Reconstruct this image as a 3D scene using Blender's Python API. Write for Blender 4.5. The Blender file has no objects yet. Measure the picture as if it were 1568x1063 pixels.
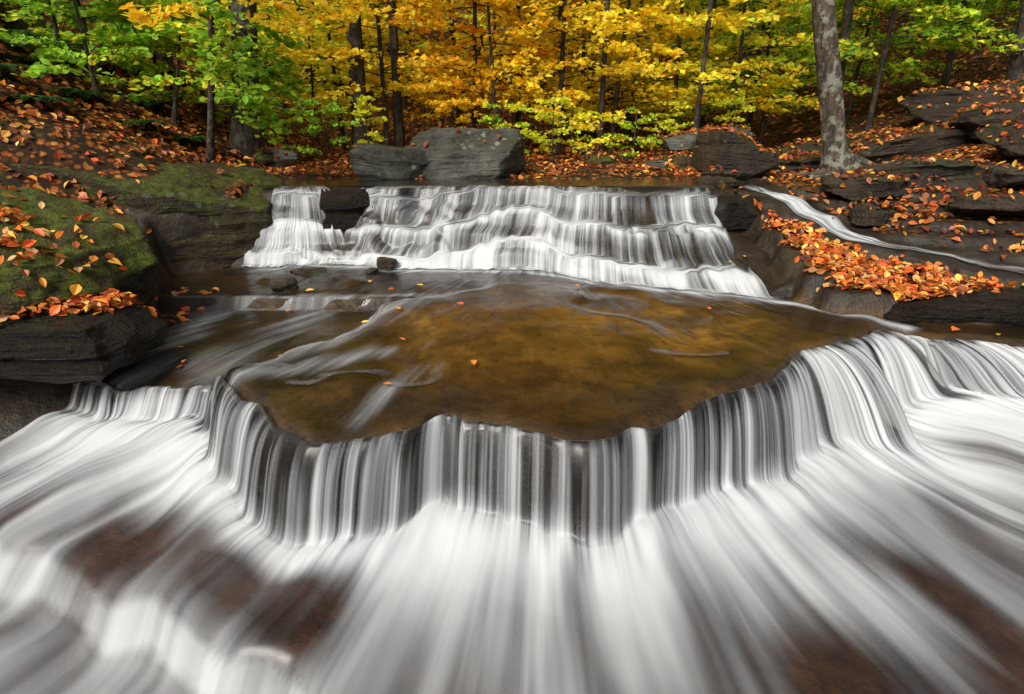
import bpy, bmesh, math, numpy as np
from mathutils import Vector
rng=np.random.default_rng(7)
S=bpy.context.scene
S.view_settings.view_transform='Standard'
S.view_settings.look='None'
S.view_settings.exposure=0
# ------------------------------------------------------------- noise helpers
def _hash(ix,iy,iz,seed):
    h=(ix.astype(np.int64)*374761393+iy.astype(np.int64)*668265263+iz.astype(np.int64)*2147483647+seed*144665)&0xffffffff
    h=((h^(h>>13))*1274126177)&0xffffffff
    h=h^(h>>16)
    return (h&0xffffff)/float(0xffffff)
def vn(x,y,z=0.0,seed=0):
    x=np.asarray(x,float);y=np.asarray(y,float);z=np.asarray(z,float)
    x,y,z=np.broadcast_arrays(x,y,z)
    fx=np.floor(x);fy=np.floor(y);fz=np.floor(z)
    tx=x-fx;ty=y-fy;tz=z-fz
    tx=tx*tx*(3-2*tx);ty=ty*ty*(3-2*ty);tz=tz*tz*(3-2*tz)
    r=0
    for i in (0,1):
        for j in (0,1):
            for k in (0,1):
                w=(tx if i else 1-tx)*(ty if j else 1-ty)*(tz if k else 1-tz)
                r=r+w*_hash(fx+i,fy+j,fz+k,seed)
    return r*2-1
def fbm(x,y,z=0.0,seed=0,o=4):
    a=1.0;s=0;f=1.0;t=0
    for i in range(o):
        s=s+a*vn(np.asarray(x)*f,np.asarray(y)*f,np.asarray(z)*f,seed+i*17);t+=a;a*=.5;f*=2.03
    return s/t
def ss(a,b,x):
    t=np.clip((x-a)/(b-a),0,1);return t*t*(3-2*t)
def segdist(x,y,P):
    d=np.full(np.shape(x),1e9);tt=np.zeros(np.shape(x))
    for k in range(len(P)-1):
        ax,ay=P[k];bx,by=P[k+1]
        vx,vy=bx-ax,by-ay
        t=np.clip(((x-ax)*vx+(y-ay)*vy)/(vx*vx+vy*vy),0,1)
        e=np.hypot(x-ax-t*vx,y-ay-t*vy)
        tt=np.where(e<d,k+t,tt);d=np.minimum(d,e)
    return d,tt
def sdpoly(x,y,P):
    Q=list(P)+[P[0]]
    d,_=segdist(x,y,Q)
    ins=np.zeros(np.shape(x),bool)
    for k in range(len(P)):
        ax,ay=Q[k];bx,by=Q[k+1]
        if ay==by: continue
        c=((ay>y)!=(by>y))&(x<(bx-ax)*(y-ay)/(by-ay)+ax)
        ins^=c
    return np.where(ins,d,-d)
def terr(z,step,k=.6):
    q=z/step;f=np.floor(q);r=q-f
    return (f+ss(k,1,r))*step
def smooth2(A,k0,k1):
    def g(s): 
        n=int(3*s)+1;k=np.exp(-.5*(np.arange(-n,n+1)/s)**2);return k/k.sum(),n
    for ax_,s in ((0,k0),(1,k1)):
        if s<=0: continue
        k,n=g(s);pw=[(0,0),(0,0)];pw[ax_]=(n,n)
        B=np.pad(A,pw,'edge')
        A=np.apply_along_axis(lambda v:np.convolve(v,k,'valid'),ax_,B)
    return A
# ------------------------------------------------------------- mesh helpers
def link(o,parent=None):
    S.collection.objects.link(o)
    if parent: o.parent=parent
    return o
def mk(name,V,F,mat=None,smooth=True,attrs=None,uv=None,parent=None):
    V=np.nan_to_num(np.asarray(V,np.float32));F=np.asarray(F,np.int32)
    me=bpy.data.meshes.new(name)
    if uv is not None:      # water sheets: make the faces look upwards
        a_=V[F[:,0]];nz_=np.cross(V[F[:,1]]-a_,V[F[:,2]]-a_)[:,2].sum()
        if nz_<0: F=np.ascontiguousarray(F[:,::-1])
    nf,k=F.shape
    me.vertices.add(len(V));me.vertices.foreach_set('co',V.ravel())
    me.loops.add(nf*k);me.loops.foreach_set('vertex_index',F.ravel())
    me.polygons.add(nf)
    me.polygons.foreach_set('loop_start',np.arange(nf,dtype=np.int32)*k)
    me.polygons.foreach_set('use_smooth',np.full(nf,smooth,bool))
    me.update(calc_edges=True)
    for an,(ty,data) in (attrs or {}).items():
        a=me.attributes.new(an,ty,'POINT')
        if ty=='FLOAT': a.data.foreach_set('value',np.asarray(data,np.float32).ravel())
        else:
            d=np.ones((len(V),4),np.float32);d[:,:3]=data
            a.data.foreach_set('color',d.ravel())
    if uv is not None:
        l=me.uv_layers.new(name='flow')
        l.data.foreach_set('uv',np.asarray(uv,np.float32)[F.ravel()].ravel())
    if mat: me.materials.append(mat)
    me.validate()
    o=bpy.data.objects.new(name,me)
    return link(o,parent)
def gridF(nx,ny):
    i=np.arange(ny-1)[:,None]*nx+np.arange(nx-1)[None,:]
    return np.stack([i,i+1,i+1+nx,i+nx],-1).reshape(-1,4)
def tube(pts,rad,sides=7,bump=0,seed=0):
    pts=np.asarray(pts,float);n=len(pts)
    T=np.gradient(pts,axis=0);T/=np.linalg.norm(T,axis=1)[:,None]+1e-9
    ref=np.array([.31,.95,.05]) if abs(T[0,2])>.7 else np.array([0,0,1.])
    A=np.cross(T,ref);A/=np.linalg.norm(A,axis=1)[:,None]+1e-9
    B=np.cross(T,A)
    th=np.arange(sides)/sides*2*np.pi
    r=np.asarray(rad,float)[:,None]*np.ones(sides)
    if bump: r=r*(1+bump*vn(np.cos(th)[None]*2+pts[:,2:3]*.0,np.sin(th)[None]*2,pts[:,2:3]*3,seed))
    V=pts[:,None]+r[...,None]*(np.cos(th)[None,:,None]*A[:,None]+np.sin(th)[None,:,None]*B[:,None])
    i=np.arange(n-1)[:,None]*sides;j=np.arange(sides)[None];j2=(j+1)%sides
    F=np.stack([i+j,i+j2,i+sides+j2,i+sides+j],-1).reshape(-1,4)
    return V.reshape(-1,3),F
class Acc:
    def __init__(s): s.V=[];s.F=[];s.n=0
    def add(s,V,F): s.V.append(V);s.F.append(F+s.n);s.n+=len(V)
    def get(s): return np.concatenate(s.V),np.concatenate(s.F)
def leaves(name,P,D,Nn,size,col,mat,parent=None,lod=0,curl=.06):
    P=np.asarray(P);n=len(P)
    D=D/ (np.linalg.norm(D,axis=1)[:,None]+1e-9)
    Sx=np.cross(D,Nn);Sx/=np.linalg.norm(Sx,axis=1)[:,None]+1e-9
    Nn=np.cross(Sx,D)
    if lod==0: loc=np.array([[0,-.5,0],[-.30,-.15,1],[-.27,.2,.9],[0,.55,-.7],[.27,.2,.9],[.30,-.15,1]]);F0=np.array([[0,5,4,3],[0,3,2,1]])
    else: loc=np.array([[0,-.5,0],[-.36,0,1],[0,.5,-.4],[.36,0,1]]);F0=np.array([[0,3,2,1]])
    c=(curl*(rng.random(n)*1.6+.2))[:,None]
    sz=np.asarray(size)[:,None,None]
    wf=(.75+.5*rng.random(n))[:,None,None]
    V=P[:,None]+sz*(loc[None,:,0:1]*wf*Sx[:,None]+loc[None,:,1:2]*D[:,None]+loc[None,:,2:3]*c[:,None]*Nn[:,None])
    k=len(loc)
    F=(np.arange(n)[:,None,None]*k+F0[None]).reshape(-1,4)
    C=np.repeat(col,k,axis=0)
    return mk(name,V.reshape(-1,3),F,mat,False,{'Col':('FLOAT_COLOR',C)},None,parent)
def pick(pal,n,var=.18):
    pal=np.array(pal,float)
    c=pal[rng.integers(0,len(pal),n)]
    c=c*(1+var*rng.standard_normal(n))[:,None]
    c[:,1]*=1+.08*rng.standard_normal(n)
    return np.clip(c,.005,.95)
# ------------------------------------------------------------- node helpers
def nd(nt,t,props=None,ins=None):
    n=nt.nodes.new(t)
    for k,v in (props or {}).items(): setattr(n,k,v)
    for k,v in (ins or {}).items():
        s=n.inputs[k]
        if isinstance(v,bpy.types.NodeSocket): nt.links.new(v,s)
        else: s.default_value=v
    return n
def mixc(nt,f,a,b,bt='MIX'):
    n=nt.nodes.new('ShaderNodeMix');n.data_type='RGBA';n.blend_type=bt;n.clamp_factor=True
    for i,v in ((0,f),(6,a),(7,b)):
        if isinstance(v,bpy.types.NodeSocket): nt.links.new(v,n.inputs[i])
        else: n.inputs[i].default_value=(v if i==0 else (tuple(v)+(1,) if len(v)==3 else v))
    return n.outputs[2]
def mth(nt,op,a,b=0.0,clamp=False):
    n=nt.nodes.new('ShaderNodeMath');n.operation=op;n.use_clamp=clamp
    for i,v in ((0,a),(1,b)):
        if isinstance(v,bpy.types.NodeSocket): nt.links.new(v,n.inputs[i])
        else: n.inputs[i].default_value=v
    return n.outputs[0]
def mixf(nt,f,a,b):
    return mth(nt,'ADD',mth(nt,'MULTIPLY',a,mth(nt,'SUBTRACT',1.0,f)),mth(nt,'MULTIPLY',b,f))
def mr(nt,v,a,b,c=0.0,d=1.0,smooth=True):
    n=nt.nodes.new('ShaderNodeMapRange');n.interpolation_type='SMOOTHSTEP' if smooth else 'LINEAR'
    nt.links.new(v,n.inputs[0])
    for i,x in zip((1,2,3,4),(a,b,c,d)): n.inputs[i].default_value=x
    return n.outputs[0]
def newmat(name):
    m=bpy.data.materials.new(name);m.use_nodes=True
    nt=m.node_tree;nt.nodes.clear()
    out=nt.nodes.new('ShaderNodeOutputMaterial')
    return m,nt,out
def noise(nt,vec,scale,detail=4,rough=.55,dist=0.0):
    return nd(nt,'ShaderNodeTexNoise',None,{'Vector':vec,'Scale':scale,'Detail':detail,'Roughness':rough,'Distortion':dist}).outputs[0]
# ------------------------------------------------------------- materials
def mat_leaf(name,trans=.5,rough=.5):
    m,nt,out=newmat(name)
    c=nd(nt,'ShaderNodeAttribute',{'attribute_name':'Col'}).outputs['Color']
    p=nd(nt,'ShaderNodeBsdfPrincipled',None,{'Base Color':c,'Roughness':rough,'Specular IOR Level':.25})
    t=nd(nt,'ShaderNodeBsdfTranslucent',None,{'Color':c})
    mx=nd(nt,'ShaderNodeMixShader',None,{0:trans,1:p.outputs[0],2:t.outputs[0]})
    nt.links.new(mx.outputs[0],out.inputs[0]);return m
M_leaf=mat_leaf('foliage_leaf')
M_litter=mat_leaf('fallen_leaf',.12,.38)
def mat_rock(name,c1,c2,moss=.5,rough=.55,lichen=.3,mosscol=(.036,.046,.005),spec=.2):
    m,nt,out=newmat(name)
    co=nd(nt,'ShaderNodeTexCoord').outputs['Object']
    geo=nd(nt,'ShaderNodeNewGeometry')
    nz=nd(nt,'ShaderNodeSeparateXYZ',None,{0:geo.outputs['Normal']}).outputs[2]
    n1=noise(nt,co,2.2,6,.6);n2=noise(nt,co,14,6,.65)
    st=nd(nt,'ShaderNodeVectorMath',{'operation':'MULTIPLY'},{0:co,1:(2,2,22)}).outputs[0]
    n3=noise(nt,st,1.6,4,.6)
    base=mixc(nt,mr(nt,n1,.35,.65),c1,c2)
    base=mixc(nt,mr(nt,n2,.4,.7,0,.7),base,tuple(x*.35 for x in c1))
    base=mixc(nt,mr(nt,n3,.5,.75,0,.6),base,(.035,.024,.014))
    vor=nd(nt,'ShaderNodeTexVoronoi',{'feature':'F1'},{'Vector':co,'Scale':9.0,'Randomness':1.0}).outputs['Distance']
    dl=mth(nt,'ADD',vor,mth(nt,'MULTIPLY',mth(nt,'SUBTRACT',n2,.5),.9))
    lic=mth(nt,'MULTIPLY',mth(nt,'MULTIPLY',mr(nt,dl,.12,.28,1,0),mr(nt,n1,.5,.6)),lichen)
    base=mixc(nt,lic,base,(.28,.30,.25))
    mm=mth(nt,'ADD',mth(nt,'MULTIPLY',nz,.22),mth(nt,'ADD',n1,mth(nt,'MULTIPLY',n2,.8)))
    mf=mth(nt,'MULTIPLY',mr(nt,mm,1.15-.35*moss,1.42-.35*moss),min(1,moss*1.3))
    mc=mixc(nt,mr(nt,n2,.3,.7),mosscol,tuple(x*2.4 for x in mosscol))
    base=mixc(nt,mf,base,mc)
    n4=noise(nt,co,55,4,.7)
    h=mth(nt,'ADD',mth(nt,'MULTIPLY',n2,1.0),mth(nt,'ADD',n3,mth(nt,'MULTIPLY',n4,.45)))
    bp=nd(nt,'ShaderNodeBump',None,{'Strength':1.0,'Distance':.05,'Height':h})
    ro=mth(nt,'ADD',rough,mth(nt,'MULTIPLY',mf,.35),True)
    p=nd(nt,'ShaderNodeBsdfPrincipled',None,{'Base Color':base,'Roughness':ro,'Normal':bp.outputs[0],'Specular IOR Level':spec})
    nt.links.new(p.outputs[0],out.inputs[0]);return m
M_moss=mat_rock('mossy_rock',(.060,.040,.016),(.026,.020,.009),.75,.5,.3)
M_block=mat_rock('mossy_block_rock',(.050,.033,.012),(.022,.016,.007),.55,.5,.35)
M_grey=mat_rock('grey_rock',(.14,.14,.118),(.055,.056,.045),.2,.55,.7)
M_ledge=mat_rock('ledge_rock',(.055,.040,.026),(.020,.015,.011),.32,.4,.2,(.036,.046,.005),.28)
M_wet=mat_rock('wet_rock',(.016,.011,.007),(.008,.006,.004),.15,.38,.0,(.03,.035,.006),.2)
def mat_bark(name,c1,c2,lich=.4):
    m,nt,out=newmat(name)
    co=nd(nt,'ShaderNodeTexCoord').outputs['Object']
    st=nd(nt,'ShaderNodeVectorMath',{'operation':'MULTIPLY'},{0:co,1:(1,1,.25)}).outputs[0]
    n1=noise(nt,st,28,5,.65);n2=noise(nt,co,9,5,.65)
    base=mixc(nt,mr(nt,n1,.35,.65),c1,c2)
    base=mixc(nt,mth(nt,'MULTIPLY',mr(nt,n2,.5,.6),lich),base,(.25,.26,.20))
    bp=nd(nt,'ShaderNodeBump',None,{'Strength':1.0,'Distance':.03,'Height':mth(nt,'ADD',n1,n2)})
    p=nd(nt,'ShaderNodeBsdfPrincipled',None,{'Base Color':base,'Roughness':.8,'Normal':bp.outputs[0],'Specular IOR Level':.2})
    nt.links.new(p.outputs[0],out.inputs[0]);return m
M_bark=mat_bark('bark_grey',(.09,.07,.05),(.028,.021,.016),.6)
M_barkd=mat_bark('bark_dark',(.05,.036,.026),(.018,.014,.011),.15)
def mat_ground():
    m,nt,out=newmat('streambed_and_forest_floor')
    co=nd(nt,'ShaderNodeTexCoord').outputs['Object']
    col=nd(nt,'ShaderNodeAttribute',{'attribute_name':'Col'}).outputs['Color']
    lit=nd(nt,'ShaderNodeAttribute',{'attribute_name':'litter'}).outputs['Fac']
    n1=noise(nt,co,3.0,6,.6,.4);n2=noise(nt,co,16,6,.65)
    k=mixc(nt,mr(nt,n1,.3,.7),(.40,.36,.34),(1.5,1.45,1.3))
    rock=mixc(nt,1.0,col,k,'MULTIPLY')
    rock=mixc(nt,mr(nt,n2,.45,.72,0,.75),rock,(.010,.007,.005))
    v=nd(nt,'ShaderNodeTexVoronoi',{'feature':'F1'},{'Vector':co,'Scale':17.0,'Randomness':1.0})
    vs=nd(nt,'ShaderNodeSeparateColor',None,{0:v.outputs['Color']}).outputs[0]
    cr=nt.nodes.new('ShaderNodeValToRGB');nt.links.new(vs,cr.inputs[0])
    e=cr.color_ramp;e.interpolation='CONSTANT'
    cols=[(.05,.020,.009),(.18,.055,.015),(.27,.09,.02),(.09,.035,.015),(.33,.15,.03),(.2,.045,.012),(.03,.016,.008)]
    e.elements[0].color=cols[0]+(1,);e.elements[1].position=.15;e.elements[1].color=cols[1]+(1,)
    for i,c in enumerate(cols[2:]):
        q=e.elements.new(.3+.14*i);q.color=c+(1,)
    lc=mixc(nt,mr(nt,v.outputs['Distance'],.25,.6),cr.outputs[0],(.02,.012,.007))
    lc=mixc(nt,mr(nt,n1,.5,.68,0,.6),lc,(.03,.05,.010))
    f=mr(nt,mth(nt,'ADD',lit,mth(nt,'MULTIPLY',mth(nt,'SUBTRACT',n2,.5),.8)),.4,.6)
    base=mixc(nt,f,rock,lc)
    ro=mr(nt,f,0,1,.42,.85,False);sp=mr(nt,f,0,1,.25,.08,False)
    h=mth(nt,'ADD',n2,mth(nt,'MULTIPLY',n1,1.0))
    bp=nd(nt,'ShaderNodeBump',None,{'Strength':.5,'Distance':.035,'Height':h})
    p=nd(nt,'ShaderNodeBsdfPrincipled',None,{'Base Color':base,'Roughness':ro,'Normal':bp.outputs[0],'Specular IOR Level':sp})
    nt.links.new(p.outputs[0],out.inputs[0]);return m
M_ground=mat_ground()
WA=(.36,.39,.41);WB=(.66,.68,.69)
def mat_water(name,fx=24.0,fy=.9,K=2.4,glr=.12,bump=.25,soft=False,gate=.16):
    m,nt,out=newmat(name)
    uv=nd(nt,'ShaderNodeUVMap',{'uv_map':'flow'}).outputs[0]
    fo=nd(nt,'ShaderNodeAttribute',{'attribute_name':'foam'}).outputs['Fac']
    def sc(a,b): return nd(nt,'ShaderNodeVectorMath',{'operation':'MULTIPLY'},{0:uv,1:(a,b,0)}).outputs[0]
    n1=noise(nt,sc(fx,fy),1,3,.5,.15);n2=noise(nt,sc(fx*3.3,fy*1.7),1,3,.55);n0=noise(nt,sc(fx*.28,fy*.9),1,2,.5)
    n=mth(nt,'ADD',mth(nt,'ADD',mth(nt,'MULTIPLY',n1,.45),mth(nt,'MULTIPLY',n2,.22)),mth(nt,'MULTIPLY',n0,.33))
    kk=K
    if soft:
        sf=nd(nt,'ShaderNodeAttribute',{'attribute_name':'soft'}).outputs['Fac']
        m1=noise(nt,sc(5.0,.55),1,2,.5,.5);m2=noise(nt,sc(14,.7),1,2,.5,.3);m3=noise(nt,sc(1.7,.7),1,2,.5,.6)
        ns_=mth(nt,'ADD',mth(nt,'ADD',mth(nt,'MULTIPLY',m1,.40),mth(nt,'MULTIPLY',m2,.18)),mth(nt,'MULTIPLY',m3,.42))
        n=mixf(nt,sf,n,ns_)
        kk=mixf(nt,sf,K,3.0)
    a=mth(nt,'ADD',mth(nt,'MULTIPLY',mth(nt,'SUBTRACT',n,.5),kk),fo)
    a=mth(nt,'MULTIPLY',mr(nt,a,-.1,1.2,0,.97),mr(nt,fo,-.001,gate))
    wc=mixc(nt,mth(nt,'MULTIPLY',a,mr(nt,n1,.25,.65,.7,1)),WA,WB)
    bp=nd(nt,'ShaderNodeBump',None,{'Strength':bump,'Distance':.02,'Height':n})
    d=nd(nt,'ShaderNodeBsdfDiffuse',None,{'Color':wc,'Normal':bp.outputs[0]})
    t=nd(nt,'ShaderNodeBsdfTranslucent',None,{'Color':wc})
    w=nd(nt,'ShaderNodeMixShader',None,{0:.3,1:d.outputs[0],2:t.outputs[0]})
    fr=nd(nt,'ShaderNodeFresnel',None,{'IOR':1.33,'Normal':bp.outputs[0]})
    tr=nd(nt,'ShaderNodeBsdfTransparent',None,{'Color':(.95,.92,.87,1)})
    gl=nd(nt,'ShaderNodeBsdfGlossy',None,{'Color':(1,1,1,1),'Roughness':glr,'Normal':bp.outputs[0]})
    c=nd(nt,'ShaderNodeMixShader',None,{0:fr.outputs[0],1:tr.outputs[0],2:gl.outputs[0]})
    mx=nd(nt,'ShaderNodeMixShader',None,{0:a,1:c.outputs[0],2:w.outputs[0]})
    nt.links.new(mx.outputs[0],out.inputs[0]);return m
M_fall=mat_water('silky_falling_water',15,.6,5.6,.3,.12,True,.03)
M_up=mat_water('cascade_water',22,1.0,3.8,.3,.15,False,.05)
M_pool=mat_water('pool_water',12,1.2,2.2,.14,.9)
# ------------------------------------------------------------- terrain
LX=[-6,-2.45,-2.17,-1.64,-1.34,-1.02,-.80,-.70,-.51,-.276,-.01,.2,.34,.75,1.065,1.416,1.556,1.93,2.3,2.55,2.9,3.6,6]
LY=[3.0,2.90,2.84,2.82,2.50,2.17,1.99,2.06,2.14,2.29,2.17,2.03,2.055,2.29,2.42,2.65,2.915,3.11,3.40,3.22,3.08,3.0,2.9]
_tx=np.linspace(-6,6,4801);_ty=np.interp(_tx,LX,LY)
_k=np.exp(-.5*(np.arange(-80,81)*.0025/.045)**2);_k/=_k.sum()
_ty=np.convolve(np.pad(_ty,80,'edge'),_k,'valid')
_ty=_ty+.050*vn(_tx*4.3,3.3,0,5)+.026*vn(_tx*9.5,3.3,0,6)+.014*vn(_tx*23,3.3,0,7)
def lip(x): return np.interp(x,_tx,_ty)
def yfoot(x): return np.interp(x,[-3,-2.2,-1,.25,.7,1.04,1.6,2.2],[4.85,4.85,4.8,4.75,4.4,4.12,3.98,3.9])
def yup(x): return 5.26+.14*vn(np.asarray(x)*1.7,1.7,0,9)+.05*vn(np.asarray(x)*6,1.7,0,10)
L2X=[-6,-2.6,-1.78,-1.16,-.68,-.4,.2];L2Y=[2.3,2.2,1.89,1.585,1.37,1.0,-2]
def h_ch(x,y):
    v=y-lip(x)
    low=-.04-.11*np.clip(-v,0,3)+.03*fbm(x*1.7,y*1.7,0,21,2)
    low=low+.12*ss(-1.0,-1.6,x)*ss(-.9,0,v)+.22*ss(2.0,2.9,x)*ss(-1.2,0,v)
    low=low-.22*ss(.0,.14,np.interp(x,L2X,L2Y)+.05*vn(x*5,2.,0,4)-y)
    mid=.40+.03*np.clip(y-2,0,3)+.02*fbm(x*1.6,y*1.6,0,31,4)
    ledge=np.interp(y,[1.9,2.7,3.3,3.95,4.05],[-.9,-1.4,-1.0,-.6,-3.5])+.10*vn(y*4,1.,0,8)+.05*vn(y*11,x*2,0,18)
    mid=mid-.085*ss(0,.2,ledge-x)-.05*ss(3.2,2.9,y)*ss(0,.15,ledge-x)
    mid=mid+.025*ss(-.12,.12,fbm(x*1.3+4,y*1.3,0,77,3))*ss(2.2,2.6,y)
    mid=mid-.035*np.clip(1-v/.10,0,1)**2
    z=low+(mid-low)*ss(-.06,.005,v)
    yf=yfoot(x);u=(y-yf)/(yup(x)-yf)
    uj=u+(.26*vn(x*1.3,y*.5,0,12)+.10*vn(x*4,y*2,0,13))*ss(0,.25,u)*ss(1.0,.85,u)
    A=np.interp(uj,[0,.07,.35,.43,.66,.74,.9,1.0],[0,.17,.22,.42,.50,.66,.73,1.0])
    B=np.interp(uj,[0,.12,.40,.44,.72,.76,.86,1.0],[0,.08,.24,.30,.44,.52,.60,1.0])
    w=ss(.3,.9,x)
    zc=(A*(1-w)+B*w)*(1.10-mid)
    lump=ss(.2,.6,fbm(x*3.2,y*3.2,0,57,2))*.10
    z=z+np.where(u>0,zc,0)+(.04*fbm(x*4,y*4,0,55,3)+lump)*ss(0,.1,u)*ss(1,.9,u)
    return z
RP=[(1.85,6.6),(1.88,5.3),(2.02,4.9),(2.05,4.3),(2.02,3.9),(2.1,3.7),(2.62,3.42),(3.2,3.43),(4.5,3.35),(8,3.2),(90,3),(90,120),(1.85,120)]
RS=[(2.25,5.8),(2.36,5.25),(2.74,4.36),(3.43,3.86),(4.8,3.6)]
def leftx(y): return np.interp(y,[0,1.5,2.4,2.7,3.2,3.6,4.6,5,5.4,6.5],[-5,-4,-2.9,-2.3,-2.35,-2.5,-2.75,-2.3,-2.25,-2.4])
def h_for(x,y):
    xs=np.interp(y,[4,6,9,14,30],[-2.75,-2.75,-2.7,-4,-9])
    xr=np.interp(y,[4,7,12,30],[4.4,4.7,4.4,7])
    dl=np.clip(xs-x,0,None);dr=np.clip(x-xr,0,None)
    z=1.15+.03*np.clip(y-6,0,20)+12*(1-np.exp(-dl*.55/12))+9*(1-np.exp(-dr*.30/9))
    b=np.clip(y-12,0,None);z=z+.34*b*b/(b+3)
    z=z+.09*fbm(x*.9,y*.9,0,41,4)+.5*fbm(x*.15,y*.15,0,43,2)*ss(8,20,y)
    return z
def h_all(x,y):
    ch=h_ch(x,y);fo=h_for(x,y)
    br=ss(-.01,.07,sdpoly(x,y,RP)+.05*vn(x*6,y*6,0,3))
    zr=np.interp(y+.05*vn(x*2,y*2,0,61),[2,3.4,3.9,4.4,4.9,5.4,6.5],[.5,.56,.70,.80,.92,1.08,1.17])+.10*ss(2.8,3.6,x)*ss(3.9,4.5,y)
    zr=zr+.12*np.clip(x-4.2,0,9)+.06*fbm(x*1.5,y*2.5,0,62,3)
    zr=terr(zr,.085,.55)+.015*fbm(x*8,y*8,0,63,3)
    rs,tt=segdist(x,y,RS)
    zs=np.interp(tt,[0,1,1.25,1.35,1.6,1.7,2,3,4],[1.10,1.06,1.02,.95,.92,.84,.80,.70,.66])
    zr=np.where(rs<.5,zr+(zs-zr)*np.exp(-(rs/.20)**4),zr)+.03*fbm(x*9,y*9,0,64,2)*np.exp(-(rs/.2)**2)
    zr=zr+(fo-zr)*ss(5.5,6.3,y)
    z=ch+(zr-ch)*br
    bl=ss(0,.14,leftx(y)-x+.04*vn(x*5,y*5,0,71))
    zl=np.interp(y,[1,2.4,2.9,3.3,4.5,5.2],[-.4,-.3,.1,.4,.75,1.15])+.42*np.clip(-2.6-x,0,30)+.05*fbm(x*2,y*2,0,72,3)
    zl=zl+(fo-zl)*ss(4.2,5.6,y)
    z=z+(zl-z)*bl
    fm=ss(6.0,6.25,y+.1*vn(x*2,y*2,0,81))
    z=z+(fo-z)*fm
    dry=np.maximum(np.maximum(br,bl),fm)
    return z,dry,br,bl,fm,rs
def ax(a,b,fine,lo,hi):
    c=list(np.arange(a,b,fine));s=fine;p=b
    while p<hi: c.append(p);s=min(s*1.07,1.2);p+=s
    s=fine;p=a-fine;q=[]
    while p>lo: q.append(p);s=min(s*1.07,1.2);p-=s
    return np.array(q[::-1]+c)
gx=ax(-3.6,4.4,.026,-70,80);gy=ax(1.0,6.4,.022,-12,110)
X,Y=np.meshgrid(gx,gy)
Z,dry,br,bl,fm,rs=h_all(X,Y)
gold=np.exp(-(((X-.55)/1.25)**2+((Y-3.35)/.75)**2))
col=np.zeros(X.shape+(3,));col[:]=(.060,.040,.020)
v=Y-lip(X)
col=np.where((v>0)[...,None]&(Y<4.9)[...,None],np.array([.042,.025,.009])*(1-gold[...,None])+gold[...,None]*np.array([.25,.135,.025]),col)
blot=(.78+.55*fbm(X*2.2,Y*2.6,0,301,4)+.25*fbm(X*9,Y*9,0,302,3))
col=np.where(((v>0)&(Y<4.9))[...,None],col*np.clip(blot,.3,1.6)[...,None],col)
col=np.where((v<=0)[...,None],np.array([.042,.020,.012]),col)
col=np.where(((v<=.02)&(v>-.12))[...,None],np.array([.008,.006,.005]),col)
col=np.where((Y>yfoot(X))[...,None],np.array([.020,.014,.009]),col)
col=np.where((dry>.4)[...,None],np.array([.026,.020,.014]),col)
carpet=[(2.12,4.95),(2.30,4.75),(2.5,4.3),(2.85,3.98),(3.25,3.72),(3.25,3.6),(2.68,3.47),(2.2,3.72),(2.12,4.2)]
cp=ss(-.03,.06,sdpoly(X,Y,carpet))
lit=np.clip(fm*1.0+bl*ss(4.6,5.4,Y),0,1)
lit=np.maximum(lit,bl*ss(-2.9,-3.2,X)*ss(3.4,3.8,Y))
gxz=np.abs(np.gradient(Z,axis=1)/np.gradient(X,axis=1));gyz=np.abs(np.gradient(Z,axis=0)/np.gradient(Y,axis=0))
slope=np.hypot(gxz,gyz)
lit=np.maximum(lit,br*.62*ss(1.2,.4,slope)*ss(.2,.3,rs)*ss(3.9,4.6,Y))
lit=np.maximum(lit,cp)
lit=np.where(rs<.2,0,lit)
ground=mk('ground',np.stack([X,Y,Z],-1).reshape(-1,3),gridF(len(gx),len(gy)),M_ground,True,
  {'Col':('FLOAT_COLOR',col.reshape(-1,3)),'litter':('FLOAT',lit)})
# ------------------------------------------------------------- rocks
def rock(name,loc,size,rot=0,seed=0,mat=None,cuts=34,box=.75,planes=9,tilt=(0,0),strata=.03,nz=.06):
    r=np.random.default_rng(seed)
    bm=bmesh.new();bmesh.ops.create_cube(bm,size=2)
    bmesh.ops.subdivide_edges(bm,edges=bm.edges[:],cuts=cuts,use_grid_fill=True)
    me=bpy.data.meshes.new(name);bm.to_mesh(me);bm.free()
    n=len(me.vertices);P=np.empty(n*3,np.float32);me.vertices.foreach_get('co',P);P=P.reshape(-1,3).astype(float)
    sp=P/np.linalg.norm(P,axis=1)[:,None]
    P=P*box+sp*(1-box)*1.25
    for i in range(planes):
        d=r.normal(size=3);d[2]*=.7;d/=np.linalg.norm(d)
        dd=r.uniform(.78,1.12)
        k=np.clip(P@d-dd,0,None);P=P-k[:,None]*d[None]*.92
    sx=np.array(size)/2
    Q=P*sx
    o=seed*7.3
    nrm=sp
    lay=vn(Q[:,2]*16+1.2*fbm(Q[:,0]*1.5,Q[:,1]*1.5,o,seed,2),o,Q[:,1]*.6+Q[:,0]*.5,seed)
    lay=np.sign(lay)*np.abs(lay)**.4
    dsp=nz*fbm(Q[:,0]*2.4+o,Q[:,1]*2.4,Q[:,2]*2.4,seed,5)
    dsp=dsp+.3*nz*fbm(Q[:,0]*9,Q[:,1]*9,Q[:,2]*12+o,seed+3,3)
    hor=nrm.copy();hor[:,2]*=.15
    Q=Q+nrm*dsp[:,None]+hor*(strata*lay)[:,None]
    me.vertices.foreach_set('co',Q.astype(np.float32).ravel())
    me.polygons.foreach_set('use_smooth',np.ones(len(me.polygons),bool))
    me.materials.append(mat);me.update()
    ob=bpy.data.objects.new(name,me);ob.location=loc;ob.rotation_euler=(tilt[0],tilt[1],rot)
    return link(ob)
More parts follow.
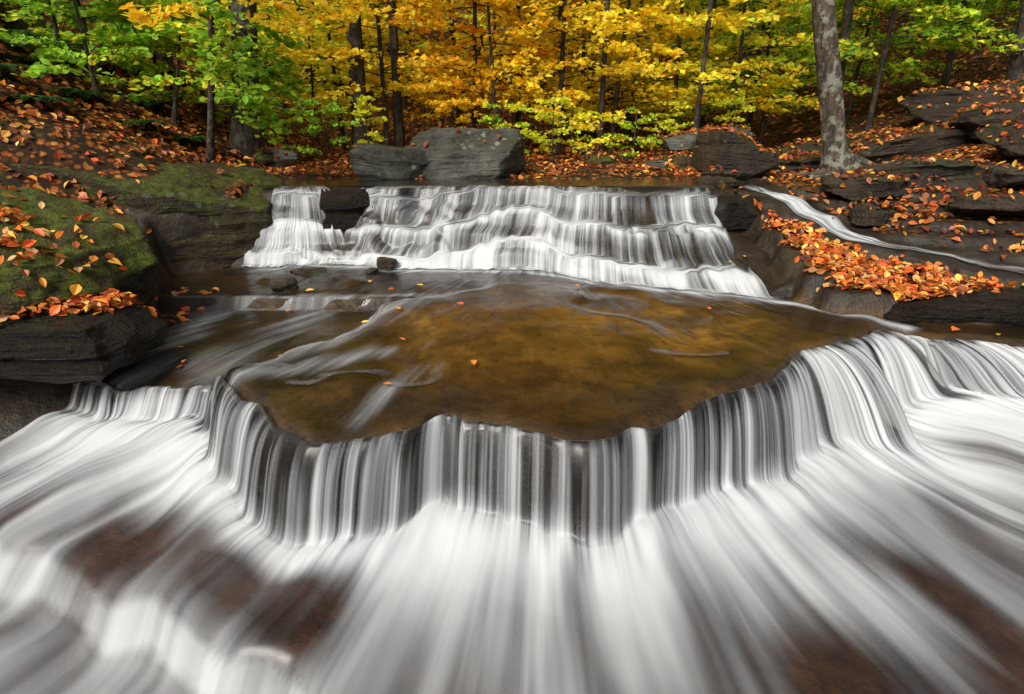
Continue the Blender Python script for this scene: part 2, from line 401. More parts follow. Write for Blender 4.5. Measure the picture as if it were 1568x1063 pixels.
rock('mossy_boulder',(-3.30,5.20,.88),(2.3,1.2,.92),.10,3,M_block,52,.95,6,(0,.03),.014,.09)
rock('mossy_boulder',(-3.20,3.55,.68),(1.75,1.25,.95),-.25,5,M_moss,52,.3,6,(.06,.18),.012,.12)
rock('flat_rock_slab',(-2.95,2.98,.56),(1.75,.85,.30),.08,8,M_wet,48,.72,9,(.03,.02),.03,.08)
rock('grey_boulder',(-.62,6.62,1.32),(1.45,.9,.56),-.05,11,M_grey,44,.85,8,(-.03,-.05),.025,.08)
rock('grey_boulder',(-1.25,6.35,1.22),(.85,.6,.42),.2,12,M_grey,30,.7,8,(0,.12),.025,.08)
rock('dark_boulder',(2.33,6.35,1.33),(.62,.7,.50),.15,14,M_ledge,34,.92,7,(0,.08),.015,.03)
rock('dark_boulder',(2.6,6.7,1.2),(.6,.6,.36),.4,15,M_ledge,30,.85,7,(0,0),.015,.03)
rock('flat_rock_slab',(2.5,8.0,1.52),(1.2,.7,.14),.3,16,M_grey,30,.9,6,(.05,-.12),.015,.03)
r2=np.random.default_rng(77)
for i,(x,y,w,dp,hh) in enumerate([(5.2,7.8,2.4,1.0,.4),(6.4,7.4,2.2,1.0,.4),(4.6,8.8,2.2,.9,.35),(7.0,9.0,2.4,1.1,.4),(3.6,7.6,1.2,.6,.22),(3.1,6.9,.9,.5,.2),
      (4.6,6.2,1.7,.7,.25),(5.8,6.0,1.8,.8,.3),(3.9,5.65,1.2,.5,.2),(5.0,5.3,1.5,.6,.22),(2.05,5.75,.4,.3,.14),(3.2,5.25,.8,.4,.15),(4.1,4.75,1.2,.45,.18),(3.1,4.85,.55,.25,.12)]):
    z=float(h_all(np.array([x]),np.array([y]))[0][0])
    rock('rock_ledge',(x,y,z+hh*.18),(w,dp,hh),r2.uniform(-.2,.25),100+i,M_ledge,34,.85,9,(r2.uniform(-.05,.1),r2.uniform(-.2,-.02) if y>7 else r2.uniform(-.06,.04)),.045,.09)
rock('wet_rock_ledge',(3.35,3.56,.49),(1.7,.32,.26),-.03,31,M_wet,34,.8,9,(0,0),.03,.06)
rock('wet_rock_ledge',(2.0,5.15,.93),(.5,.5,.26),.1,33,M_wet,26,.88,7,(0,0),.03,.04)
rock('wet_rock_ledge',(-1.46,5.24,.90),(.42,.34,.44),.1,34,M_wet,30,.85,7,(0,0),.03,.05)
for i,(x,y,z,s) in enumerate([(-1.62,4.6,.5,.22),(-1.15,4.62,.5,.14),(-1.75,4.25,.475,.30),(-1.05,4.75,.55,.12),(-1.8,4.66,.5,.12)]):
    rock('small_rock',(x,y,z),(s*1.25,s*.8,s*.5),i,40+i,M_ledge,14,.6,7)
r3=np.random.default_rng(5)
for i in range(16):
    y=r3.uniform(5.6,9);x=r3.uniform(-6.5,-2.7) if i%2 else r3.uniform(-2.6,2.0)
    if x>-2.6 and y<6.9: y+=1.6
    z=float(h_all(np.array([x]),np.array([y]))[0][0]);s=r3.uniform(.2,.5)
    rock('forest_rock',(x,y,z+.03),(s*1.4,s,s*.6),r3.uniform(0,6),200+i,M_moss if i%3 else M_grey,18,.7,9)
# ------------------------------------------------------------- leaf litter
bpy.context.view_layer.update()
dg=bpy.context.evaluated_depsgraph_get()
LIT=[(.46,.12,.02),(.60,.22,.035),(.32,.07,.02),(.66,.36,.06),(.20,.06,.025),(.55,.09,.02),(.48,.26,.10),(.60,.16,.02)]
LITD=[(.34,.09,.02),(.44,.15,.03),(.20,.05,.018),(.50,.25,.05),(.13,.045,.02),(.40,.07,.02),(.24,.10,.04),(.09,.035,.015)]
def scatter(name,n,box,size,dens,jz=.02,parent=None,lod=0,maxn=.3,pal=LIT,tilt=.35):
    xs=rng.uniform(box[0],box[1],n);ys=rng.uniform(box[2],box[3],n)
    k=rng.random(n)<dens(xs,ys);xs=xs[k];ys=ys[k]
    P=[];Nn=[]
    for x,y in zip(xs,ys):
        ok,loc,nr,_,ob,_=S.ray_cast(dg,(x,y,30),(0,0,-1))
        if not ok or nr.z<maxn: continue
        if ob.name.startswith('grey') and rng.random()<.92: continue
        if ob.name.startswith('mossy') and rng.random()<.8: continue
        if (ob.name.startswith('rock_ledge') or ob.name.startswith('dark')) and rng.random()<.35: continue
        P.append(loc);Nn.append(nr)
    P=np.array(P,float).reshape(-1,3);Nn=np.array(Nn,float).reshape(-1,3);m=len(P)
    sz=rng.uniform(size[0],size[1],m)
    Nn=Nn+tilt*rng.standard_normal((m,3));Nn/=np.linalg.norm(Nn,axis=1)[:,None]
    P=P+np.array([0,0,1])*(.006+rng.random(m)*jz)[:,None]+Nn*(sz*.10)[:,None]
    D=rng.standard_normal((m,3));D-= (D*Nn).sum(1)[:,None]*Nn
    return leaves(name,P,D,Nn,sz,pick(pal,m,.22),M_litter,parent,lod,.12)
def d_carpet(x,y): return ss(-.05,.08,sdpoly(x,y,carpet)+.06*vn(x*9,y*9,0,2))
scatter('fallen_leaves',6000,(2.0,3.4,3.35,5.0),(.030,.068),d_carpet,.035)
def d_bank(x,y):
    z,dr,br_,bl_,fm_,rs_=h_all(x,y)
    return np.where((dr>.8)&(rs_>.20),.35+.65*ss(-.3,.3,fbm(x*1.2,y*1.2,0,91,3)),0)*np.where((y<5)&(x<0)&(x>-3.0),.25,1)*ss(3.3,3.8,y)
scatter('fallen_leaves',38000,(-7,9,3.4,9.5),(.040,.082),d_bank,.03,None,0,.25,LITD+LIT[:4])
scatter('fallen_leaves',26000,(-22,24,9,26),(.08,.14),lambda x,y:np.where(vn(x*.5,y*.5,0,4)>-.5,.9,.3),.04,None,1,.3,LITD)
scatter('fallen_leaves',3600,(-3.9,-2.1,2.62,3.35),(.04,.075),lambda x,y:ss(.0,.25,.42-np.hypot((x+2.72)/1.0,(y-3.02)/.62)+.18*vn(x*6,y*6,0,6)+.22),.05,None,0,.6)
scatter('fallen_leaves',240,(-3.9,-2.2,3.1,4.2),(.05,.08),lambda x,y:np.full_like(x,.9),.01,None,0,.55)
# ------------------------------------------------------------- water sheets
xs=np.linspace(-2.42,3.9,1500)
ls=lip(xs);ls=np.convolve(np.pad(ls,4,'edge'),np.ones(9)/9,'valid')
al=np.concatenate([[0],np.cumsum(np.hypot(np.diff(xs),np.diff(ls)))])
ns=820;q=np.linspace(0,al[-1],ns)
px=np.interp(q,al,xs);py=np.interp(q,al,ls)
rate=1.15*(1+1.2*ss(.9,2.0,px)+.6*ss(-.9,-1.6,px))
qs=np.concatenate([[0],np.cumsum(np.diff(px)*.5*(rate[1:]+rate[:-1]))])
an=np.interp(px,[-2.42,-1.5,-.8,.25,1.2,1.9,2.5,3.9],np.radians([228,222,246,270,292,313,318,316]))
dx=np.cos(an);dy=np.sin(an)
rr=np.concatenate([np.linspace(-.02,0,4)[:-1],np.linspace(0,.5,60)[:-1],np.linspace(.5,2.7,110)])
R,_=np.meshgrid(rr,px,indexing='ij')
XX=px[None]+dx[None]*R;YY=py[None]+dy[None]*R
hc=smooth2(h_ch(XX,YY),2,3)
zl=h_ch(px+dx*-.03,py+dy*-.03)+.018
jet=(.13+.05*vn(qs*3,0,0,5)+.02*vn(qs*14,0,0,6))*(1+1.5*ss(.9,1.9,px)+1.0*ss(2.1,2.8,px))
zb=zl[None]-.42*(np.clip(R,0,9)/jet[None])**2
zg=hc+.050+.025*fbm(qs[None]*2.5,R*1.1,0,14,2)*ss(.1,.4,R)+.03*np.exp(-((R-jet[None]-.06)/.12)**2)
kk=.045
ZZ=np.where(R<0,np.minimum(hc+.012,zl[None]+.01),np.maximum(zb,zg)+kk*np.log1p(np.exp(-np.abs(zb-zg)/kk)))
ZZ=np.where(R<0,ZZ,np.minimum(ZZ,zl[None]+.004))
ZZ=ZZ+.006*vn(qs[None]*30,R*2.,0,15)*ss(.01,.08,R)*ss(.5,.2,R)
g=np.interp(px,[-2.4,-2.2,-1.6,-1.5,-1.35,-1.1,-.8,-.6,-.3,0,.25,.5,.8,1.2,1.5,2,2.6,3.6],[.6,.66,.60,.26,.10,.20,.38,.34,.42,.36,.34,.34,.38,.50,.64,.76,.66,.6])
g=g+.06+.20*vn(qs*5,0,0,3)+.20*vn(qs*1.9,0,0,33)
rel=R/jet[None]
start=.005+.05*vn(qs*11,0,0,44)+.02*vn(qs*40,0,0,45)
foam=g[None]*ss(start-.02,start+.07,R)
foam=np.maximum(foam,ss(.45,1.35,rel)*.95*ss(0,.05,R))
Rd=R-jet[None]+.15
dec=np.interp(Rd,[.2,.35,.6,1.0,1.6,2.7],[1.0,.90,.62,.40,.24,.10])
dec=dec+(.16*ss(1.0,1.8,px))[None]+(np.where(px<-1.3,.12,0)[None]*ss(1.2,.6,R))
pl=.42*fbm(qs[None]*1.9,R*.7,0,19,3)*ss(.15,.7,R)
foam=np.where(rel>1.2,np.minimum(1.0,dec)+pl,foam)
for P_,w_,a_ in [([(-1.75,2.0),(-1.2,1.92),(-.75,1.72)],.20,.65),([(-1.15,1.78),(-.8,1.55)],.18,.6),([(1.35,2.1),(1.67,1.85),(1.9,1.5)],.12,.3),([(1.2,1.35),(2.4,1.1)],.28,.5)]:
    d_,_=segdist(XX,YY,P_);foam=foam-a_*np.exp(-(d_/w_)**2)*ss(.2,.4,R)
gy2=(h_ch(XX,YY+.03)-h_ch(XX,YY-.03))/.06
foam=foam+.32*ss(.5,2,gy2)*ss(.4,.6,Rd)
uw=qs+.09*vn(qs*2.1,0,0,91)+.035*vn(qs*6.3,0,0,92)
UV=np.stack([uw[None]+.02*vn(qs[None]*3,R*2,0,93),R+0*qs[None]],-1).reshape(-1,2)
soft=ss(.12,.42,Rd)
mk('waterfall_curtain',np.stack([XX,YY,ZZ],-1).reshape(-1,3),gridF(ns,len(rr)),M_fall,True,{'foam':('FLOAT',np.clip(foam,0.02,1.15)),'soft':('FLOAT',soft)},UV)
# pool on the rock plate
wx=np.arange(-2.7,4.1,.022);wy=np.arange(1.9,5.0,.02)
WX,WY=np.meshgrid(wx,wy)
WZ=h_ch(WX,WY)+.014
WZ=np.where(WY>yfoot(WX),h_ch(WX,yfoot(WX)-.02)+.02,WZ)
f=.95*np.exp(-(np.clip(yfoot(WX)-WY,0,9)/.12)**2)*ss(-2.35,-2.1,WX)*ss(2.0,1.7,WX)
d1,t1=segdist(WX,WY,[(.0,4.72),(.5,4.50),(1.04,4.10),(1.6,3.93),(2.0,3.80),(2.3,3.52),(2.45,3.35)])
f=np.maximum(f,.85*np.exp(-(d1/.055)**2))
for P_,w_,a_ in [([(-.72,3.78),(-.95,3.45),(-1.2,3.1),(-1.4,2.85)],.13,.42),([(-2.0,3.98),(-1.4,3.98),(-.7,4.02)],.05,.42),([(-.75,3.0),(-1.1,2.75),(-1.4,2.6)],.09,.36),
   ([(-2.15,3.9),(-2.1,3.3),(-2.15,2.95)],.13,.42),([(-1.4,3.85),(-1.55,3.4),(-1.75,3.0)],.14,.32),([(-.45,2.75),(-.62,2.45),(-.7,2.2)],.08,.2)]:
    dd_,_=segdist(WX,WY,P_);f=np.maximum(f,a_*np.exp(-(dd_/w_)**2))
f=f*(1+.4*fbm(WX*3,WY*3,0,44,3))
ang=np.arctan2(WX-.25,6.0-WY);rad=np.hypot(WX-.25,6.0-WY)
UVp=np.stack([ang*3.0,rad],-1).reshape(-1,2)
F=gridF(len(wx),len(wy))
keep=((WY-lip(WX)).ravel()[F].min(1)>-.012)&((WY-yfoot(WX)).ravel()[F].max(1)<.12)
mk('pool_water',np.stack([WX,WY,WZ],-1).reshape(-1,3),F[keep],M_pool,True,{'foam':('FLOAT',np.clip(f,0,1))},UVp)
# upper cascade
def cascade(name,xt,xb,ns,nt,gfun,mat,ytop=5.5,dyb=.06):
    s=np.linspace(0,1,ns);t=np.linspace(0,1,nt)
    x0=xt[0]+(xt[1]-xt[0])*s;x1=xb[0]+(xb[1]-xb[0])*s
    y0=np.full(ns,ytop);y1=yfoot(x1)-dyb
    T=t[:,None]
    xx=x0[None]+(x1-x0)[None]*ss(.1,1,T);yy=y0[None]+(y1-y0)[None]*T
    h=h_ch(xx,yy)
    h=.85*h+.15*smooth2(h,7,9)
    z=np.empty_like(h);z[0]=h[0]+.035
    dr=np.abs(np.diff(yy,axis=0))
    for i in range(1,nt): z[i]=np.maximum(h[i]+.030,z[i-1]-dr[i-1]*4.0*(.7+.5*(vn(s*26,0,0,2)+1)/2))
    z=smooth2(z,2.2,0)
    dz=np.zeros_like(z);dz[1:]=(z[:-1]-z[1:])/np.maximum(dr,1e-4)
    z=z+.010*vn(s[None]*60,T*4,0,23)*ss(.1,.3,T)
    fo=gfun(xx,yy,T,ss(.2,2.4,dz))
    c=(1.10-z)/.6*2.6+.45*vn(xx*1.3,.5,0,51)+.22*vn(xx*5,.5,0,52)+.1*vn(xx*14,.5,0,53)
    fl=np.floor(c);fr_=c-fl
    tier=fl+ss(.84,1.0,fr_)
    spl=(np.exp(-((fr_-.02)/.16)**2)+np.exp(-((fr_-1.02)/.10)**2))*ss(.6,1.1,c)
    fo=fo+(.42+.35*vn(xx*3,fl*3.1,0,54))*spl-.16*ss(.25,.6,fr_)*ss(.95,.8,fr_)+.30*vn(xx*2.6,tier*2.3,0,55)*ss(.3,1,c)
    uu=(s*(xt[1]-xt[0]))[None]+.41*tier+.05*vn(xx*3,tier,0,56)
    UV=np.stack([uu,T*1.0+0*z+.3*tier],-1).reshape(-1,2)
    return mk(name,np.stack([xx,yy,z],-1).reshape(-1,3),gridF(ns,nt),mat,True,{'foam':('FLOAT',np.clip(fo,0,1.1))},UV)
def gmain(xx,yy,T,st):
    b=.46+.12*st+.20*fbm(xx*1.9,yy*2.4,0,29,3)+.16*vn(xx*5,T*1.2,0,30)
    b=b+.45*ss(.65,1,T)
    b=np.clip(b,0.06,1.1)*ss(.10,.22,T)
    return b*ss(-1.30,-1.18,xx+.25*T)*ss(1.9,1.75,xx)
cascade('upper_waterfall',(-1.25,1.82),(-1.60,1.85),520,170,gmain,M_up)
def gleft(xx,yy,T,st): return (.45+.15*st+.3*ss(.6,1,T)+.3*vn(xx*6,T,0,3))*ss(.08,.22,T)
cascade('upper_waterfall',(-2.10,-1.72),(-2.32,-1.35),160,120,gleft,M_up)
# stream above the falls
ux=np.linspace(-2.5,2.3,120);uy=np.linspace(5.34,6.5,40);UX,UY=np.meshgrid(ux,uy)
mk('upper_stream_water',np.stack([UX,UY,np.full_like(UX,1.135)],-1).reshape(-1,3),gridF(120,40),M_pool,True,{'foam':('FLOAT',np.zeros(UX.size))},np.stack([UX,UY],-1).reshape(-1,2))
# side stream
P=np.array(RS);dd=np.concatenate([[0],np.cumsum(np.hypot(*np.diff(P,axis=0).T))])
tq=np.linspace(0,dd[-1],300);cx=np.interp(tq,dd,P[:,0]);cy=np.interp(tq,dd,P[:,1])
ker=np.ones(21)/21
cx=np.convolve(np.pad(cx,10,'edge'),ker,'valid');cy=np.convolve(np.pad(cy,10,'edge'),ker,'valid')
tx=np.gradient(cx);ty=np.gradient(cy);l=np.hypot(tx,ty);nx_,ny_=-ty/l,tx/l
w=np.interp(tq,[0,.4,1.4,2.3,4],[.13,.11,.12,.08,.07])*(1+.35*vn(tq*4,0,0,3))
so=np.linspace(-1,1,30)
SX=cx[:,None]+nx_[:,None]*w[:,None]*so;SY=cy[:,None]+ny_[:,None]*w[:,None]*so
hz=h_all(SX,SY)[0]
SZ=np.maximum(smooth2(hz,3,2)+.012,(np.median(hz,axis=1)+.012)[:,None]-.03*so[None]**2)
fo=np.interp(tq,[0,.35,.5,1.3,1.6,2.2,3.6],[.1,.6,1.0,.95,.50,.38,.3])[:,None]*(1-.9*np.abs(so)**3)+.5*fbm(so[None]*3,tq[:,None]*4,0,8,3)
mk('side_stream_water',np.stack([SX,SY,SZ],-1).reshape(-1,3),gridF(30,300),M_up,True,{'foam':('FLOAT',np.clip(fo,0,1))},np.stack([so[None]*.15+0*SX,tq[:,None]+0*SX],-1).reshape(-1,2))
# few stray leaves on the water
lp=np.array([(-1.35,3.1),(-1.9,3.0),(-.95,3.5),(-.7,4.2),(-1.1,4.3),(-.65,3.15),(-.35,3.7),(-.6,2.5),(-.2,2.75),(1.7,4.4),(1.85,4.5),(.5,4.2),(1.3,3.6),(-1.6,3.9),(-2.0,3.2),(-.75,3.6),(-.9,4.12),(2.9,3.2),(2.7,3.28),(-1.9,3.05),(-1.5,4.1)])
lz=h_ch(lp[:,0],lp[:,1])+.03
m=len(lp)
leaves('floating_leaves',np.c_[lp,lz],rng.standard_normal((m,3))*[1,1,0],np.c_[.15*rng.standard_normal((m,2)),np.ones(m)],rng.uniform(.045,.065,m),pick([(.7,.2,.03),(.75,.45,.05),(.6,.12,.03)],m),M_litter)
# ------------------------------------------------------------- trees
YEL=[(.93,.62,.02),(.95,.72,.04),(.92,.55,.015),(.90,.72,.04)]
ORA=[(.93,.44,.015),(.90,.36,.015),(.94,.54,.02)]
YG=[(.66,.72,.04),(.82,.78,.04),(.52,.66,.04),(.92,.76,.05)]
GRN=[(.22,.42,.03),(.17,.34,.02),(.38,.58,.04),(.30,.52,.03)]
MIX=YEL+ORA[:1]+YG[:2]
def ground_z(x,y): return float(h_all(np.array([float(x)]),np.array([float(y)]))[0][0])
def grow(x,y,H,r,lean,z0,z1,crad,nb,lpb,pal,size,tac,sides=7,elev=.25,droop=.25,sides_b=4,azr=None):
    gz=ground_z(x,y)
    K=12;hh=np.linspace(-.15,H,K);hf=np.clip(hh/H,0,1)
    wob=.05*H*.3
    pts=np.stack([x+lean[0]*hf+wob*vn(hh*.7,x,0,3)*hf,y+lean[1]*hf+wob*vn(hh*.7,y,0,5)*hf,gz+hh],-1)
    rad=r*(1-.75*hf)+r*.5*np.exp(-np.clip(hh,0,9)/.15)
    V,F=tube(pts,rad,sides);tac.add(V,F)
    LP=[];LD=[]
    for b in range(nb):
        h=z0+(z1-z0)*rng.random()
        base=np.array([np.interp(h,hh,pts[:,i]) for i in range(3)])
        az=rng.uniform(0,2*np.pi) if azr is None else rng.uniform(*azr)
        L=crad*rng.uniform(.55,1.05)*(1-.45*(h-z0)/max(z1-z0,.1))
        d=np.array([math.cos(az),math.sin(az),0.]);e=elev+rng.normal(0,.12)
        u=np.linspace(0,1,6)
        bp=base+L*(u[:,None]*d+np.array([0,0,1])*(e*u-droop*u*u)[:,None])
        bp[1:,:2]+=.04*L*rng.standard_normal((5,2))
        br_=max(.004,r*.22)*(1-.8*u)
        V,F=tube(bp,br_,sides_b);tac.add(V,F)
        per=np.array([-d[1],d[0],0])
        npt=7
        segs=[(bp[2],bp[5])]
        for k in range(npt):
            uu=.25+.72*k/(npt-1);s=1 if k%2 else -1
            st=np.array([np.interp(uu,u,bp[:,i]) for i in range(3)])
            tl=L*.42*(1.15-uu)*rng.uniform(.7,1.2)
            en=st+tl*(d*.6+per*s*.8+np.array([0,0,rng.normal(-.05,.1)]))
            segs.append((st,en))
            if sides>6:
                V,F=tube(np.array([st,(st+en)/2,en]),[br_[3]*.5,br_[3]*.35,.0015],3);tac.add(V,F)
        sg=rng.integers(0,len(segs),lpb);A=np.array([segs[i][0] for i in sg]);B=np.array([segs[i][1] for i in sg])
        w=rng.random(lpb)[:,None]**.8
        p=A+(B-A)*w;sp=max(.035,.05*L)
        p=p+rng.standard_normal((lpb,3))*[sp,sp,sp*.4]
        LP.append(p);LD.append((B-A)+.3*rng.standard_normal((lpb,3))*np.linalg.norm(B-A,axis=1)[:,None])
    P=np.concatenate(LP);D=np.concatenate(LD);m=len(P)
    N_=np.tile([0,-.25,1.],(m,1))+.8*rng.standard_normal((m,3))
    return P,D,N_,rng.uniform(size*.7,size*1.25,m),pick(pal,m,.15)
def tree(name,x,y,H,r,lean,z0,z1,crad,nb,lpb,pal,size=.08,bark=None,lod=0,**kw):
    e=bpy.data.objects.new(name,None);link(e)
    t=Acc();P,D,N_,s,c=grow(x,y,H,r,lean,z0,z1,crad,nb,lpb,pal,size,t,**kw)
    V,F=t.get();mk('trunk_and_branches',V,F,bark or M_bark,True,None,None,e)
    leaves('foliage',P,D,N_,s,c,M_leaf,e,lod)
    return e
def right_tree():
    e=bpy.data.objects.new('maple_tree',None);link(e);t=Acc()
    bx,by=3.42,6.25;gz=ground_z(bx,by)
    hh=np.linspace(-.2,7,40)
    pts=np.stack([bx-.26*hh+.014*hh*hh+.02*np.sin(hh*3),by+.05*hh,gz+hh],-1)
    rad=.112-.009*hh+.12*np.exp(-np.clip(hh+.05,0,9)/.14)
    V,F=tube(pts,rad,20,.12,3);t.add(V,F)
    for az,L,rr_ in [(-.25,1.1,.07),(-.9,.5,.07),(-1.6,.35,.07),(-2.4,.45,.06),(.2,1.3,.06),(3.0,.35,.06)]:
        u=np.linspace(0,1,14)
        qx=bx+np.cos(az+.3*np.sin(u*4))*L*u;qy=by+np.sin(az+.3*np.sin(u*4))*L*u
        qz=np.array([ground_z(a,b) for a,b in zip(qx,qy)])+.03+.20*(1-u)**3
        V,F=tube(np.stack([qx,qy,qz],-1),rr_*(1-.8*u)+.01,8,.1,2);t.add(V,F)
    LP=[];LD=[]
    for b in range(16):
        h=rng.uniform(3.2,6.8);base=np.array([np.interp(h,hh,pts[:,i]) for i in range(3)]);az=rng.uniform(0,6.28);L=rng.uniform(1,2.2)
        u=np.linspace(0,1,6);d=np.array([math.cos(az),math.sin(az),.45])
        bp=base+L*u[:,None]*d;V,F=tube(bp,.03*(1-.8*u),5);t.add(V,F)
        k=120;p=base+L*rng.uniform(.3,1,k)[:,None]*d+rng.standard_normal((k,3))*[.3,.3,.1];LP.append(p);LD.append(rng.standard_normal((k,3)))
    V,F=t.get();mk('trunk_and_roots',V,F,M_bark,True,None,None,e)
    P=np.concatenate(LP);m=len(P)
    leaves('foliage',P,np.concatenate(LD),np.tile([0,0,1.],(m,1))+.4*rng.standard_normal((m,3)),rng.uniform(.06,.1,m),pick(YG,m),M_leaf,e)
right_tree()
tree('oak_tree',-3.05,6.9,7,.15,(1.2,-.2),2.2,6.5,2.2,16,90,YEL+ORA,.085,M_barkd,sides=12)
tree('beech_sapling',-2.9,5.7,2.9,.035,(.9,-.6),1.15,2.8,1.25,24,85,YEL+ORA[:1],.07,M_barkd,azr=(-1.6,.5),elev=.1)
tree('maple_sapling',-3.0,5.9,1.9,.03,(.55,-.2),.5,1.8,1.0,22,80,GRN+YG[2:3],.075,M_barkd,azr=(-1.5,.9),elev=.15,droop=.5)
for i,(x,y,H,pal) in enumerate([(-4.2,6.3,2.0,GRN),(-4.9,6.9,2.4,GRN+YG),(-3.7,7.4,2.4,YG),(-5.6,7.6,2.6,GRN),(-4.6,8.5,3.2,GRN+YEL),(-6.6,8.6,3,GRN),(-3.6,8.8,3.2,YEL+YG),(-3.3,10.2,4,YG),(-4.4,7.4,2.4,GRN+YG),(-3.4,8.0,2.6,YG+GRN),(-5.4,9.6,3.4,YG+GRN),(-6.0,6.9,2.0,GRN),(-7.2,9.6,3.4,GRN+YG),(-3.6,6.5,1.2,GRN+YG),(-4.6,7.0,1.4,GRN),(-4.0,6.9,1.6,GRN+YG)]):
    tree('shrub',x,y,H,.022,(rng.uniform(-.1,.4),0),.2,H*.97,.95,30,66,pal,.075,M_barkd)
spec=[(-1.9,9.2,5,.04,YEL+YG[3:],1.6),(-.6,9.6,5.5,.045,YEL+ORA,1.9),(.7,9.0,5,.04,YEL,1.9),(1.6,9.8,5.5,.04,YEL,1.9),(.1,10.0,6,.05,ORA+YEL[:1],2.0),(2.7,10.2,5.2,.04,YEL+YG,1.8),
 (-.9,10.6,6,.05,ORA+YEL[2:3],2.1),(-2.8,12.0,6,.05,YG+YEL,2.2),(1.4,12.0,6,.05,YEL,2.2),(3.6,11.6,6,.05,YG,2.0),(-4.6,12.5,6.5,.05,YG,2.2),(4.9,12.6,6,.05,YG+GRN,2.1),(2.6,13.5,7,.05,YEL,2.3),(-.4,14,7,.05,YEL,2.5),(3.3,9.0,4.2,.035,YEL+YG,1.5),(-.2,8.6,3.6,.03,YEL+ORA[2:],1.4),(-3.0,10.8,5,.04,YG+YEL,1.9)]
for x,y,H,r,pal,cr in spec:
    tree('beech_tree',x,y,H,r,(rng.uniform(-.4,.4),rng.uniform(-.3,.1)),.6,H*.95,cr,50,88,pal,.095,M_barkd,1,sides=8,elev=.12,droop=.15)
for x,y,H,r,pal,cr,z0 in [(5.6,9.6,4.5,.04,GRN+YG,1.7,.9),(7.2,10.4,5,.05,GRN,1.8,.8),(9.0,11.2,5.5,.05,GRN,2,.8),(6.6,12.6,6,.05,GRN+YG,2.2,.6),(10.5,13.5,6,.05,GRN,2.3,.6),(8.5,14.5,6.5,.05,YG+GRN,2.3,.6),(12.8,15,6.5,.05,GRN,2.4,.6),(8.2,9.6,3.6,.03,GRN+YG,1.5,.9),(4.3,10.4,4.5,.035,YG+GRN,1.6,.7),(10.0,10.0,4,.03,GRN+YG,1.7,.8),(6.0,11.0,4.5,.03,GRN+YG,1.8,.6)]:
    tree('maple_tree',x,y,H,r,(rng.uniform(-.4,.2),0),z0,H*.95,cr,46,95,pal,.10,M_barkd,1,sides=8,elev=.15,droop=.15)
for x,y,r,lean in [(-2.2,8.9,.10,.3),(-1.75,9.4,.07,.2),(.9,11.2,.08,-.3),(5.2,9.9,.08,-.5),(7.4,9.2,.08,-1.3),(2.6,8.6,.035,.0),(-5.2,9.3,.12,.4),(10.6,11.0,.10,-1.2),(4.1,13.5,.1,-.5),(-6.6,7.7,.16,1.5),(-2.55,10.0,.07,.3),(-3.9,9.0,.08,.4),(1.3,8.9,.04,-.1)]:
    tree('forest_tree',x,y,11,r,(lean,0),5,10.5,2.2,14,60,MIX,.11,M_barkd if rng.random()<.7 else M_bark,1,sides=10)
for x,y,pal in [(-.1,7.5,YG+GRN),(.5,7.4,YG),(1.1,7.6,YEL+YG),(1.6,7.9,GRN+YG),(.8,8.1,YG),(-1.9,8.0,YG),(-2.3,7.4,GRN),(2.2,8.8,YG),(3.1,8.6,YG),(-.8,8.3,YEL)]:
    tree('shrub',x,y,.75,.012,(0,0),.1,.72,.5,14,34,pal,.06,M_barkd,1,elev=.4,sides=5)
# distant woods (one mass)
e=bpy.data.objects.new('distant_forest',None);link(e);t=Acc();acc=[]
for i in range(100):
    y=rng.uniform(14.5,30);x=rng.uniform(-1,1)*(y*1.0+2)
    pal=YEL+YG if abs(x)<y*.35 else (YG+GRN if rng.random()<.65 else YEL)
    acc.append(grow(x,y,rng.uniform(6,10),rng.uniform(.04,.09),(0,0),.5,rng.uniform(5,8),2.6,38,66,pal,.19,t,sides=6,sides_b=3))
V,F=t.get();mk('trunks',V,F,M_barkd,True,None,None,e)
A=[np.concatenate([a[i] for a in acc]) for i in range(5)]
leaves('foliage',A[0],A[1],A[2],A[3],A[4],M_leaf,e,1)
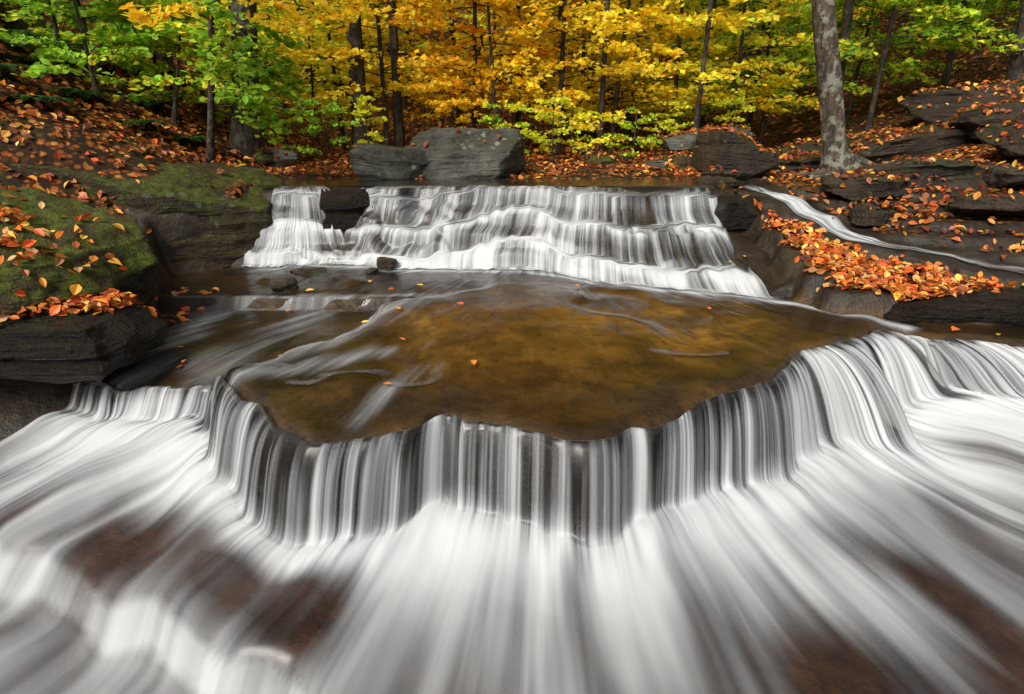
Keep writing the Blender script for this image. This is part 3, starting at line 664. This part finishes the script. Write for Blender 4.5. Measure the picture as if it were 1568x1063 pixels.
# ferns
def fern(x,y,s,nf=11):
    gz=ground_z(x,y);P=[];D=[];N_=[];sz=[];t=Acc()
    for k in range(nf):
        az=k/nf*6.28+rng.normal(0,.2);d=np.array([math.cos(az),math.sin(az),0]);L=s*rng.uniform(.8,1.1)
        u=np.linspace(0,1,26);c=np.array([x,y,gz])+L*(u[:,None]*d*.9+np.array([0,0,1])*(.95*u-.85*u*u)[:,None])
        V,F=tube(c[::5],[.004]*len(c[::5]),3);t.add(V,F)
        per=np.array([-d[1],d[0],0])
        for sd in (-1,1):
            pl_=L*.20*np.sin(np.clip(u*.95+.05,0,1)*np.pi)**.6+.005
            P.append(c+per*sd*pl_[:,None]*.5);D.append(np.tile(per*sd+d*.25,(26,1)));sz.append(pl_);N_.append(np.tile([0,0,1.],(26,1))+.1*rng.standard_normal((26,3)))
    P=np.concatenate(P);m=len(P)
    e=bpy.data.objects.new('fern',None);link(e)
    V,F=t.get();mk('stems',V,F,M_barkd,True,None,None,e)
    leaves('fronds',P,np.concatenate(D),np.concatenate(N_),np.concatenate(sz),pick([(.05,.14,.03),(.07,.18,.03)],m,.1),M_leaf,e,1,.03)
for x,y,s in [(-3.6,5.9,.35),(-4.1,5.95,.4),(-3.3,6.3,.3),(-4.7,6.2,.42),(-5.2,6.6,.4),(-3.9,6.7,.35),(-5.8,7.0,.4),(-4.5,5.5,.35),(-6.2,7.6,.4),(5.3,8.6,.4),(6.3,9.2,.4),(-5.0,7.6,.4),(-4.9,5.9,.4),(-5.6,6.4,.4),(-4.0,5.3,.32),(-4.3,4.9,.3)]:
    fern(x,y,s)
# ------------------------------------------------------------- light, camera
W=bpy.data.worlds.new("World");S.world=W;W.use_nodes=True
nt=W.node_tree;bg=nt.nodes['Background']
sky=nt.nodes.new('ShaderNodeTexSky');sky.sky_type='NISHITA';sky.sun_disc=False
el,az=math.radians(44),math.radians(-150)
sky.sun_elevation=el;sky.sun_rotation=az;sky.dust_density=5;sky.air_density=1.0;sky.ozone_density=.6
hs=nt.nodes.new('ShaderNodeHueSaturation');hs.inputs['Saturation'].default_value=.35
nt.links.new(sky.outputs[0],hs.inputs['Color']);nt.links.new(hs.outputs[0],bg.inputs[0]);bg.inputs[1].default_value=.15
sl=bpy.data.lights.new('sun','SUN');sl.energy=3.9;sl.angle=math.radians(22);sl.color=(1,.95,.87)
so_=bpy.data.objects.new('sun',sl);link(so_)
d=Vector((math.sin(az)*math.cos(el),math.cos(az)*math.cos(el),math.sin(el)))
so_.rotation_euler=d.to_track_quat('Z','Y').to_euler();so_.location=(0,0,20)
cam=bpy.data.cameras.new('camera');cam.lens=20;cam.sensor_width=36;cam.clip_end=500;cam.clip_start=.05
co=bpy.data.objects.new('camera',cam);link(co);co.location=(0,0,1.6);co.rotation_euler=(math.radians(69.2),0,0)
S.camera=co
